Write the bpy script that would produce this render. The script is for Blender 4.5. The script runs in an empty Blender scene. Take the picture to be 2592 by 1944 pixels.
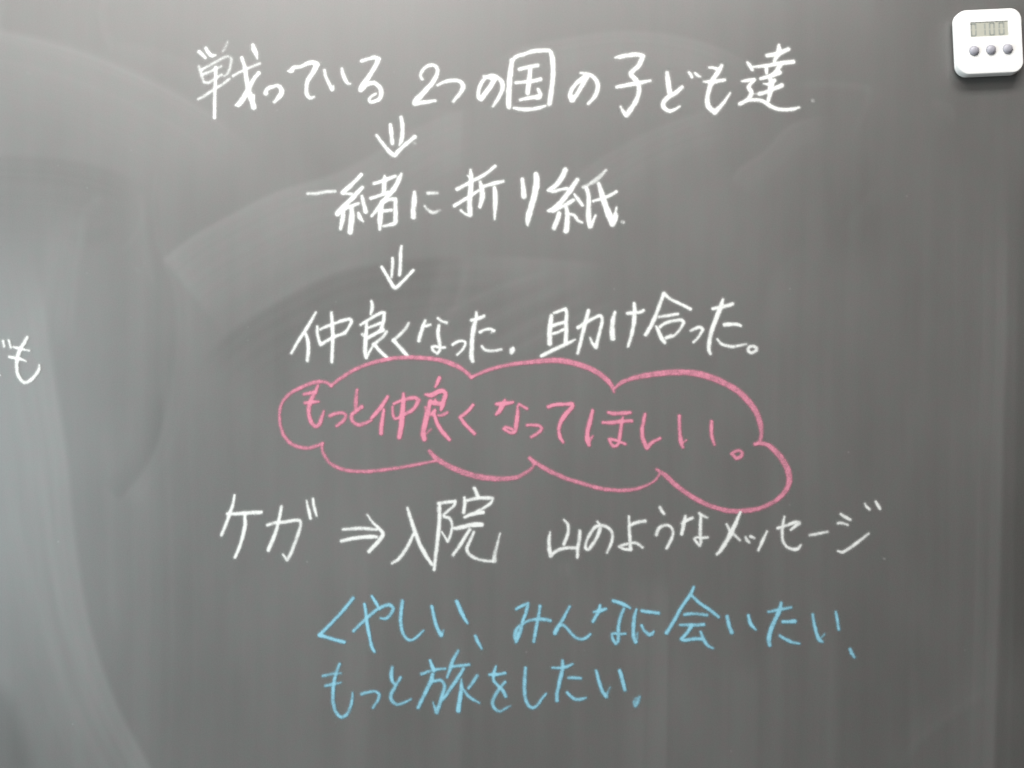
import bpy, bmesh, math, re
import numpy as np
from mathutils import Vector

# ------------------------------------------------------------------ scene, camera, light
S = bpy.context.scene
C = S.collection
MM = 0.00036                       # metres on the board per pixel of the 2592 x 1944 photograph
def bx(px): return (px - 1296.0) * MM
def bz(py): return (972.0 - py) * MM

cam_d = bpy.data.cameras.new('camera')
cam = bpy.data.objects.new('camera', cam_d)
C.objects.link(cam)
cam.location = (0, -0.8, 0)
cam.rotation_euler = (math.radians(90), 0, 0)
cam_d.sensor_width = 36.0
cam_d.lens = 36.0 * 0.8 / (2592 * MM)
cam_d.clip_start = 0.01
cam_d.clip_end = 50
cam_d.dof.use_dof = True
cam_d.dof.focus_distance = 0.768
cam_d.dof.aperture_fstop = 2.2
S.camera = cam

W = bpy.data.worlds.new("World")
S.world = W
W.use_nodes = True
W.node_tree.nodes['Background'].inputs[0].default_value = (1.0, 0.91, 0.84, 1)
W.node_tree.nodes['Background'].inputs[1].default_value = 0.105

S.view_settings.view_transform = 'Standard'
S.view_settings.look = 'None'
S.view_settings.exposure = -0.09
S.view_settings.gamma = 1.0

def area(name, loc, target, sx, sy, power, col):
    d = bpy.data.lights.new(name, 'AREA')
    d.shape = 'RECTANGLE'; d.size = sx; d.size_y = sy
    d.energy = power; d.color = col
    o = bpy.data.objects.new(name, d)
    C.objects.link(o)
    o.location = loc
    o.rotation_euler = (Vector(target) - Vector(loc)).to_track_quat('-Z', 'Y').to_euler()
    return o
area('ceiling_light', (0.03, -0.66, 1.16), (0.0, 0, 0.25), 1.3, 0.25, 21.5, (1.0, 0.97, 0.94))
area('window_light', (-2.1, -1.15, -0.25), (-0.35, 0, -0.3), 1.0, 1.2, 49, (0.82, 0.96, 1.0))
area('added_rear_fill', (-0.9, -1.7, 1.3), (-0.2, 0, -0.2), 1.6, 0.8, 27, (1.0, 0.965, 0.93))  # added fill from behind the camera, brightens the board's centre and bottom

# ------------------------------------------------------------------ helpers
def link(name, me, mat, parent=None, loc=None, label=None):
    o = bpy.data.objects.new(name, me)
    C.objects.link(o)
    if mat is not None and not me.materials: me.materials.append(mat)
    if parent is not None: o.parent = parent
    if loc is not None: o.location = loc
    if label: o['label'] = label
    return o

def new_mat(name):
    m = bpy.data.materials.new(name)
    m.use_nodes = True
    nt = m.node_tree
    return m, nt, nt.nodes['Principled BSDF']

def node(nt, kind, **kw):
    n = nt.nodes.new(kind)
    for k, v in kw.items(): setattr(n, k, v)
    return n

def math_n(nt, op, a, b=None, clamp=False):
    n = node(nt, 'ShaderNodeMath', operation=op, use_clamp=clamp)
    for i, v in enumerate((a, b)):
        if v is None: continue
        if isinstance(v, (int, float)): n.inputs[i].default_value = v
        else: nt.links.new(v, n.inputs[i])
    return n.outputs[0]

def noise_n(nt, scale, detail=3, rough=0.5, stretch=None):
    tc = node(nt, 'ShaderNodeTexCoord')
    mp = node(nt, 'ShaderNodeMapping')
    nt.links.new(tc.outputs['Object'], mp.inputs[0])
    if stretch: mp.inputs['Scale'].default_value = stretch
    n = node(nt, 'ShaderNodeTexNoise')
    n.inputs['Scale'].default_value = scale
    n.inputs['Detail'].default_value = detail
    n.inputs['Roughness'].default_value = rough
    nt.links.new(mp.outputs[0], n.inputs['Vector'])
    return n.outputs[0]

# ------------------------------------------------------------------ materials
def board_material():
    m, nt, b = new_mat('blackboard_enamel')
    at = node(nt, 'ShaderNodeAttribute', attribute_name='dust')
    fine = noise_n(nt, 900, 2, 0.6)
    streak = noise_n(nt, 60, 4, 0.6, (1.0, 1.0, 0.10))
    blot = noise_n(nt, 26, 3, 0.5, (1.0, 1.0, 0.6))
    f = math_n(nt, 'MULTIPLY', math_n(nt, 'SUBTRACT', fine, 0.5), 0.085)
    s = math_n(nt, 'MULTIPLY', math_n(nt, 'SUBTRACT', streak, 0.5), 0.026)
    p = math_n(nt, 'MULTIPLY', math_n(nt, 'SUBTRACT', blot, 0.5), 0.02)
    d = math_n(nt, 'ADD', at.outputs['Fac'], math_n(nt, 'ADD', f, math_n(nt, 'ADD', s, p)), clamp=True)
    # scattered chalk specks
    tc = node(nt, 'ShaderNodeTexCoord'); vo = node(nt, 'ShaderNodeTexVoronoi'); vo.inputs['Scale'].default_value = 75
    nt.links.new(tc.outputs['Object'], vo.inputs['Vector'])
    hue = node(nt, 'ShaderNodeSeparateColor'); nt.links.new(vo.outputs['Color'], hue.inputs[0])
    rare = math_n(nt, 'MULTIPLY', math_n(nt, 'SUBTRACT', hue.outputs[0], 0.90, clamp=True), 7.0, clamp=True)
    dot = math_n(nt, 'MULTIPLY', math_n(nt, 'SUBTRACT', 0.10, vo.outputs['Distance'], clamp=True), 1.6)
    d = math_n(nt, 'ADD', d, math_n(nt, 'MULTIPLY', rare, dot), clamp=True)
    mix = node(nt, 'ShaderNodeMix', data_type='RGBA')
    nt.links.new(d, mix.inputs[0])
    mix.inputs[6].default_value = (0.043, 0.042, 0.038, 1)
    # leftovers of pink, green and blue chalk tint the dust a little
    tint = node(nt, 'ShaderNodeMix', data_type='RGBA')
    tr = node(nt, 'ShaderNodeValToRGB'); tr.color_ramp.elements[0].position = 0.38; tr.color_ramp.elements[1].position = 0.62
    nt.links.new(noise_n(nt, 85, 3, 0.6), tr.inputs[0]); nt.links.new(tr.outputs[0], tint.inputs[0])
    tint.inputs[6].default_value = (0.83, 0.765, 0.775, 1)
    tint.inputs[7].default_value = (0.765, 0.805, 0.78, 1)
    nt.links.new(tint.outputs[2], mix.inputs[7])
    nt.links.new(mix.outputs[2], b.inputs['Base Color'])
    r = math_n(nt, 'ADD', 0.40, math_n(nt, 'MULTIPLY', d, 0.5))
    nt.links.new(r, b.inputs['Roughness'])
    b.inputs['Specular IOR Level'].default_value = 0.8
    b.inputs['IOR'].default_value = 1.62
    bump = node(nt, 'ShaderNodeBump')
    bump.inputs['Strength'].default_value = 0.12
    bump.inputs['Distance'].default_value = 0.0004
    nt.links.new(noise_n(nt, 1400, 2, 0.6), bump.inputs['Height'])
    nt.links.new(bump.outputs[0], b.inputs['Normal'])
    return m

def chalk_material(name, col):
    m, nt, b = new_mat(name)
    b.inputs['Base Color'].default_value = (*col, 1)
    b.inputs['Roughness'].default_value = 1.0
    b.inputs['Specular IOR Level'].default_value = 0.1
    at = node(nt, 'ShaderNodeAttribute', attribute_name='cover')
    g = noise_n(nt, 1000, 4, 0.75)          # tooth of the board showing through
    l = noise_n(nt, 150, 3, 0.6)            # pressure changes
    g = math_n(nt, 'SUBTRACT', g, 0.5); l = math_n(nt, 'SUBTRACT', l, 0.5)
    c = at.outputs['Fac']
    # the grain bites hardest where the chalk lies thin, and still pits the full strokes
    thin = math_n(nt, 'MULTIPLY', math_n(nt, 'SUBTRACT', 1.22, c), math_n(nt, 'MULTIPLY', c, 3.6))
    k = math_n(nt, 'ADD', math_n(nt, 'MULTIPLY', g, 0.8), math_n(nt, 'MULTIPLY', l, 0.8))
    a = math_n(nt, 'ADD', c, math_n(nt, 'MULTIPLY', k, thin), clamp=True)
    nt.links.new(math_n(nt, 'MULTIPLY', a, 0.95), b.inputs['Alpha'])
    return m

def plastic(name, col, rough=0.4, metal=0.0, spec=0.5):
    m, nt, b = new_mat(name)
    b.inputs['Roughness'].default_value = rough
    b.inputs['Metallic'].default_value = metal
    b.inputs['Specular IOR Level'].default_value = spec
    n = noise_n(nt, 300, 3)
    mix = node(nt, 'ShaderNodeMix', data_type='RGBA')
    nt.links.new(n, mix.inputs[0])
    mix.inputs[6].default_value = (*[c * 0.96 for c in col], 1)
    mix.inputs[7].default_value = (*col, 1)
    nt.links.new(mix.outputs[2], b.inputs['Base Color'])
    return m

MAT_BOARD = board_material()
CHALK = {'white': chalk_material('white_chalk', (0.90, 0.91, 0.89)),
         'pink': chalk_material('pink_chalk', (0.80, 0.30, 0.41)),
         'blue': chalk_material('blue_chalk', (0.32, 0.66, 0.82))}

# ------------------------------------------------------------------ eraser smears on the board
rng = np.random.default_rng(7)
def spline(pts, step):
    """centripetal Catmull-Rom through rows of pts (x, y, extra...), split at sharp corners"""
    P = np.array(pts, float)
    if len(P) == 1: return P
    keep = [0] + [i for i in range(1, len(P)) if np.hypot(*(P[i, :2] - P[i-1, :2])) > 1e-6]
    P = P[keep]
    if len(P) == 2:
        n = max(2, int(np.hypot(*(P[1, :2] - P[0, :2])) / step) + 1)
        t = np.linspace(0, 1, n)[:, None]
        return P[0] * (1 - t) + P[1] * t
    cuts = [0]
    for i in range(1, len(P) - 1):
        a = P[i, :2] - P[i-1, :2]; b = P[i+1, :2] - P[i, :2]
        c = np.dot(a, b) / (np.linalg.norm(a) * np.linalg.norm(b) + 1e-9)
        if c < 0.15: cuts.append(i)
    cuts.append(len(P) - 1)
    out = []
    for s, e in zip(cuts[:-1], cuts[1:]):
        Q = P[s:e+1]
        if len(Q) == 2:
            n = max(2, int(np.hypot(*(Q[1, :2] - Q[0, :2])) / step) + 1)
            t = np.linspace(0, 1, n)[:, None]
            out.append(Q[0] * (1 - t) + Q[1] * t); continue
        Q = np.vstack([2*Q[0] - Q[1], Q, 2*Q[-1] - Q[-2]])
        for i in range(1, len(Q) - 2):
            p0, p1, p2, p3 = Q[i-1], Q[i], Q[i+1], Q[i+2]
            d = lambda a, b: max(1e-6, np.linalg.norm((b - a)[:2])) ** 0.5
            t0 = 0; t1 = t0 + d(p0, p1); t2 = t1 + d(p1, p2); t3 = t2 + d(p2, p3)
            n = max(2, int(np.hypot(*(p2 - p1)[:2]) / step) + 1)
            t = np.linspace(t1, t2, n)[:, None]
            A1 = (t1-t)/(t1-t0)*p0 + (t-t0)/(t1-t0)*p1
            A2 = (t2-t)/(t2-t1)*p1 + (t-t1)/(t2-t1)*p2
            A3 = (t3-t)/(t3-t2)*p2 + (t-t2)/(t3-t2)*p3
            B1 = (t2-t)/(t2-t0)*A1 + (t-t0)/(t2-t0)*A2
            B2 = (t3-t)/(t3-t1)*A2 + (t-t1)/(t3-t1)*A3
            out.append((t2-t)/(t2-t1)*B1 + (t-t1)/(t2-t1)*B2)
    return np.vstack(out)

def smooth(t):
    t = np.clip(t, 0, 1); return t * t * (3 - 2 * t)

def noise1(n_ctrl, x, seed):
    r = np.random.default_rng(seed).uniform(-1, 1, n_ctrl + 3)
    f = np.clip(x, 0, 1) * n_ctrl
    i = np.floor(f).astype(int); t = smooth(f - i)
    return r[i] * (1 - t) + r[i + 1] * t

def noise2(nx, ny, u, v, seed):
    r = np.random.default_rng(seed).uniform(-1, 1, (ny + 3, nx + 3))
    fx = np.clip(u, 0, 1) * nx; fy = np.clip(v, 0, 1) * ny
    ix = np.floor(fx).astype(int); iy = np.floor(fy).astype(int)
    tx = smooth(fx - ix); ty = smooth(fy - iy)
    return ((r[iy, ix] * (1-tx) + r[iy, ix+1] * tx) * (1-ty) + (r[iy+1, ix] * (1-tx) + r[iy+1, ix+1] * tx) * ty)

def smear(D, X, Y, pts, amp, L, sharp=10, side=1, ends=(0.12, 0.12), lines=0.0, seed=0):
    """one wipe of the eraser: a fairly crisp edge along pts that fades over L pixels to one side"""
    Q = spline(pts, 30)[:, :2]
    seg = np.diff(Q, axis=0); ln = np.hypot(seg[:, 0], seg[:, 1]); ok = ln > 1e-6
    A = Q[:-1][ok]; seg = seg[ok]; ln = ln[ok]
    cum = np.concatenate([[0], np.cumsum(ln)]); tot = cum[-1]
    pad = L * 1.3 + 60
    m = (X > Q[:, 0].min() - pad) & (X < Q[:, 0].max() + pad) & (Y > Q[:, 1].min() - pad) & (Y < Q[:, 1].max() + pad)
    x = X[m]; y = Y[m]
    best = np.full(x.shape, 1e9); sgn = np.zeros(x.shape); par = np.zeros(x.shape); over = np.zeros(x.shape)
    for k in range(len(A)):
        dx = x - A[k, 0]; dy = y - A[k, 1]
        t0 = (dx * seg[k, 0] + dy * seg[k, 1]) / (ln[k] ** 2)
        t = np.clip(t0, 0, 1)
        ex = dx - t * seg[k, 0]; ey = dy - t * seg[k, 1]
        d = np.hypot(ex, ey)
        cr = (seg[k, 0] * dy - seg[k, 1] * dx) / ln[k]
        b = d < best
        best = np.where(b, d, best); sgn = np.where(b, cr, sgn)
        par = np.where(b, (cum[k] + t * ln[k]) / tot, par)
        ov = np.abs(t0 - t) * ln[k]
        over = np.where(b, ov, over)
    s = np.sign(sgn) * best * side
    rise = smooth((s + sharp) / (2 * sharp))
    fall = 1 - smooth(s / L)
    e = smooth(par / max(ends[0], 1e-3)) * smooth((1 - par) / max(ends[1], 1e-3)) * (1 - smooth(over / (L * 0.5)))
    v = rise * fall * e
    if lines:
        v = v * (1 + lines * noise1(int(L / 9) + 2, np.clip(s / L, 0, 1), seed + 50))
    D[m] += amp * v

def dust_shade_map(X, Y):
    D = np.full(X.shape, 0.13)
    u = (X + 1200) / 5000; v = (Y + 1400) / 4700
    # faint vertical wiping
    wob = 14 * noise2(6, 8, u, v, 3)
    for k, (n, a) in enumerate(((90, .008), (240, .005), (520, .003))):
        uu = (X + wob + 1200) / 5000
        D += a * noise1(n, uu, 20 + k) * (0.55 + 0.45 * noise2(30, 5, u, v, 40 + k)) * (0.35 + 0.65 * smooth((Y - 350) / 700))
    D += 0.012 * noise2(12, 10, u, v, 60) + 0.008 * noise2(34, 24, u, v, 61)
    def S_(pts, amp, L, sharp=10, side=1, ends=(0.12, 0.12), lines=0.0, seed=0): smear(D, X, Y, pts, amp * 1.28, L, sharp, side, ends, lines, seed)
    # big sweep rising from the left of centre to the top (paler chalky edge on its upper side)
    S_([(405,664),(480,604),(590,541),(701,486),(849,441),(941,393),(1034,334),(1181,275),(1330,235)], .024, 330, 9, 1, (.02,.35), .25, 1)
    S_([(405,664),(480,604),(590,541),(701,486),(849,441)], .012, 40, 6, 1, (.05,.3))
    S_([(470,950),(600,830),(762,735),(879,685),(1113,652),(1330,650)], -.022, 300, 12, 1, (.2,.2), .2, 2)
    S_([(600,830),(762,727),(879,680),(1000,660)], .010, 40, 8, -1, (.3,.3))
    # dark wedge over the sweep
    S_([(700,250),(790,470)], -.012, 230, 40, -1, (.3,.1))
    # light panel by the first arrow
    S_([(1172,270),(1165,460)], .014, 170, 5, 1, (.1,.3))
    # arc over the end of the top line
    S_([(1180,190),(1300,125),(1413,98),(1590,76),(1765,100),(1882,150),(1960,215)], .020, 300, 7, 1, (.25,.25), .2, 3)
    # sweeps below the top line, right half
    S_([(1400,520),(1472,433),(1560,375),(1677,316),(1794,278),(1900,262)], .018, 170, 8, 1, (.25,.3), .35, 4)
    S_([(1841,470),(1870,425),(1929,387),(1999,316),(2120,285)], .015, 110, 7, 1, (.1,.35), .3, 5)
    S_([(2000,212),(2100,205),(2210,217)], .012, 26, 7, 1, (.3,.1))
    S_([(2210,217),(2200,262),(2168,350)], .010, 30, 8, 1, (.05,.4))
    S_([(2350,250),(2410,265),(2425,330)], .010, 40, 8, 1, (.2,.4))
    S_([(2115,600),(2160,540),(2240,430)], .007, 60, 10, 1, (.3,.4))
    S_([(1920,900),(1940,740),(2000,650),(2100,600)], .007, 160, 16, 1, (.3,.4))
    # diagonal wipes right of the second arrow
    S_([(1100,648),(1300,650),(1560,668)], .020, 130, 9, 1, (.2,.25))
    for k, (a, b) in enumerate((((1480,690),(1080,890)),((1530,720),(1130,940)),((1420,670),(1060,820)),((1585,745),(1230,925)))):
        S_([a, ((a[0]+b[0])/2, (a[1]+b[1])/2 - 14), b], .013, 44, 9, -1, (.25,.3), .4, 6 + k)
    S_([(1120,640),(1085,760),(1040,900)], .010, 60, 14, -1, (.2,.3), .5, 11)
    S_([(1180,640),(1150,760),(1090,880)], .010, 36, 10, -1, (.2,.3), .5, 12)
    # two broad arcs top left
    S_([(-200,60),(0,76),(130,105),(264,150),(469,246),(586,328),(680,430)], .022, 300, 12, 1, (.05,.3), .25, 13)
    S_([(-200,395),(0,396),(176,408),(300,440),(400,490)], -.019, 330, 14, 1, (.05,.3), .2, 14)
    S_([(-200,60),(0,80),(130,100),(264,140),(469,240),(586,322)], .012, 60, 16, 1, (.05,.3), .2, 31)
    S_([(268,-30),(246,30),(256,80),(290,150)], .013, 34, 9, -1, (.1,.2))
    S_([(280,108),(350,112),(470,150),(560,190)], .011, 90, 10, 1, (.15,.4))
    S_([(-10,-20),(14,14),(4,60),(20,92)], .016, 26, 8, 1, (.1,.3))
    S_([(270,488),(215,520),(196,570),(200,650)], .012, 34, 12, -1, (.2,.3), .3, 32)
    S_([(352,470),(362,560),(330,620),(290,660)], .010, 18, 8, 1, (.2,.3))
    S_([(404,410),(392,500),(396,560),(408,650)], .012, 16, 7, 1, (.2,.15))
    S_([(150,580),(240,586),(300,560)], -.008, 60, 16, 1, (.3,.3))
    # near-vertical turn of the sweep, left of centre
    S_([(398,430),(400,540),(404,640),(436,735),(446,830),(436,940),(420,1040),(385,1150),(300,1268)], .012, 120, 9, -1, (.1,.05), .3, 15)
    S_([(420,960),(410,1077),(375,1177),(299,1271)], -.016, 80, 10, 1, (.3,.05))
    S_([(370,470),(372,600),(390,700),(420,760)], .008, 30, 8, 1, (.2,.3))
    S_([(240,520),(205,620),(190,760),(175,900)], .014, 120, 16, 1, (.3,.3), .4, 16)
    S_([(215,500),(160,640),(120,800),(100,1000)], .010, 80, 14, 1, (.3,.3), .4, 17)
    S_([(60,560),(110,760),(141,972),(170,1148),(193,1382),(234,1605),(293,1775),(352,1890),(420,2010)], .036, 290, 11, 1, (.3,.02), .22, 18)
    S_([(60,1000),(120,1250),(160,1480),(220,1700),(290,1900)], .012, 50, 10, 1, (.3,.2), .3, 19)
    S_([(20,1150),(70,1400),(140,1650),(230,1944)], .012, 40, 12, 1, (.3,.2), .3, 20)
    S_([(110,1350),(150,1560),(210,1720),(260,1830)], -.010, 26, 10, 1, (.3,.3), .3, 23)
    S_([(-60,1700),(20,1760),(60,1860),(90,1990)], -.040, 200, 30, 1, (.2,.2))
    S_([(250,1010),(262,1200),(268,1500),(300,1700)], .010, 90, 14, -1, (.3,.3), .3, 21)
    S_([(590,1430),(585,1600),(590,1750)], .008, 70, 20, -1, (.3,.3), .4, 22)
    D -= 0.030 * smooth((X - 1750) / 800) + 0.020 * smooth((X - 2546 + (Y - 900) * 0.045) / 40) * smooth((Y - 150) / 400)          # shade painted as thinner dust towards the right; edge strip is a real dust boundary
    # small smudges
    S_([(1428,1412),(1434,1470)], .022, 20, 9, -1, (.4,.4)); S_([(1420,1412),(1424,1470)], .014, 14, 9, 1, (.4,.4))
    S_([(340,672),(360,690)], .016, 12, 7, 1, (.3,.3)); S_([(68,182),(76,186)], .03, 8, 5, 1, (.1,.1))
    # vertical edges on the lower right
    S_([(1694,1440),(1690,1650),(1684,2000)], .018, 160, 6, 1, (.15,.02), .4, 24)
    S_([(1922,1660),(1918,1800),(1916,2000)], .010, 130, 7, 1, (.2,.02), .3, 25)
    S_([(2552,380),(2548,900),(2544,972),(2530,1500),(2515,2000)], .024, 210, 8, 1, (.25,.02), .3, 26)
    S_([(2575,500),(2568,1200),(2556,2000)], .012, 30, 8, 1, (.25,.02), .3, 27)
    S_([(2402,250),(2412,700),(2400,1300),(2390,1944)], .007, 60, 10, -1, (.2,.2), .3, 28)
    S_([(2120,1500),(2118,1720),(2110,2000)], .012, 70, 14, 1, (.3,.02), .3, 33)
    S_([(2300,1650),(2304,1800),(2300,2000)], .012, 90, 14, -1, (.3,.02), .3, 34)
    S_([(1180,1560),(1172,1750),(1168,2000)], .010, 110, 9, 1, (.2,.02), .3, 35)
    S_([(930,1300),(925,1600),(920,2000)], .008, 90, 12, 1, (.3,.02), .3, 36)
    S_([(2050,1490),(2062,1600),(2040,1700)], .006, 60, 12, -1, (.3,.3))
    S_([(2280,1960),(2330,1880),(2410,1820),(2520,1740)], .012, 90, 10, -1, (.1,.2), .2, 29)
    S_([(2270,1240),(2290,1100),(2290,972)], .005, 60, 14, 1, (.3,.3))
    return np.clip(D, 0.0, 0.6)

def axis(lo, hi, dlo, dhi, fine, coarse):
    a = np.arange(lo, dlo, coarse); b = np.arange(dlo, dhi, fine); c = np.append(np.arange(dhi, hi, coarse), hi)
    return np.concatenate([a, b, c])

def make_board():
    xs = axis(-2600, 4200, -260, 2860, 5.0, 60.0)
    ys = axis(-1500, 3300, -180, 2130, 5.0, 60.0)
    nx, ny = len(xs), len(ys)
    X, Y = np.meshgrid(xs, ys)
    D = dust_shade_map(X.ravel().copy(), Y.ravel().copy()).astype(np.float32)
    co = np.zeros((nx * ny, 3)); co[:, 0] = bx(X.ravel()); co[:, 2] = bz(Y.ravel())
    i = np.arange((ny - 1) * (nx - 1)); r = i // (nx - 1); c = i % (nx - 1); a = r * nx + c
    F = np.stack([a, a + nx, a + nx + 1, a + 1], 1)
    # back and rim of the slab
    th = 0.018
    back = np.array([[bx(xs[0]), th, bz(ys[0])], [bx(xs[-1]), th, bz(ys[0])], [bx(xs[-1]), th, bz(ys[-1])], [bx(xs[0]), th, bz(ys[-1])]])
    n0 = nx * ny
    co = np.vstack([co, back])
    faces = F.tolist()
    top = list(range(nx)); bot = list(range((ny-1)*nx, ny*nx)); lef = [k*nx for k in range(ny)]; rig = [k*nx + nx - 1 for k in range(ny)]
    faces.append([n0 + 1, n0] + top)
    faces.append([n0 + 3, n0 + 2] + bot[::-1])
    faces.append([n0, n0 + 3] + lef[::-1])
    faces.append([n0 + 2, n0 + 1] + rig)
    faces.append([n0, n0 + 1, n0 + 2, n0 + 3])
    me = bpy.data.meshes.new('writing_surface')
    me.from_pydata(co.tolist(), [], faces)
    at = me.attributes.new('dust', 'FLOAT', 'POINT')
    at.data.foreach_set('value', np.concatenate([D, np.zeros(4, np.float32)]))
    me.update()
    return me

board = bpy.data.objects.new('blackboard', None)
C.objects.link(board)
board['label'] = 'dark grey classroom blackboard smeared with chalk dust and covered in handwritten Japanese chalk lines'
board['category'] = 'blackboard'
link('writing_surface', make_board(), MAT_BOARD, board)

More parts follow.
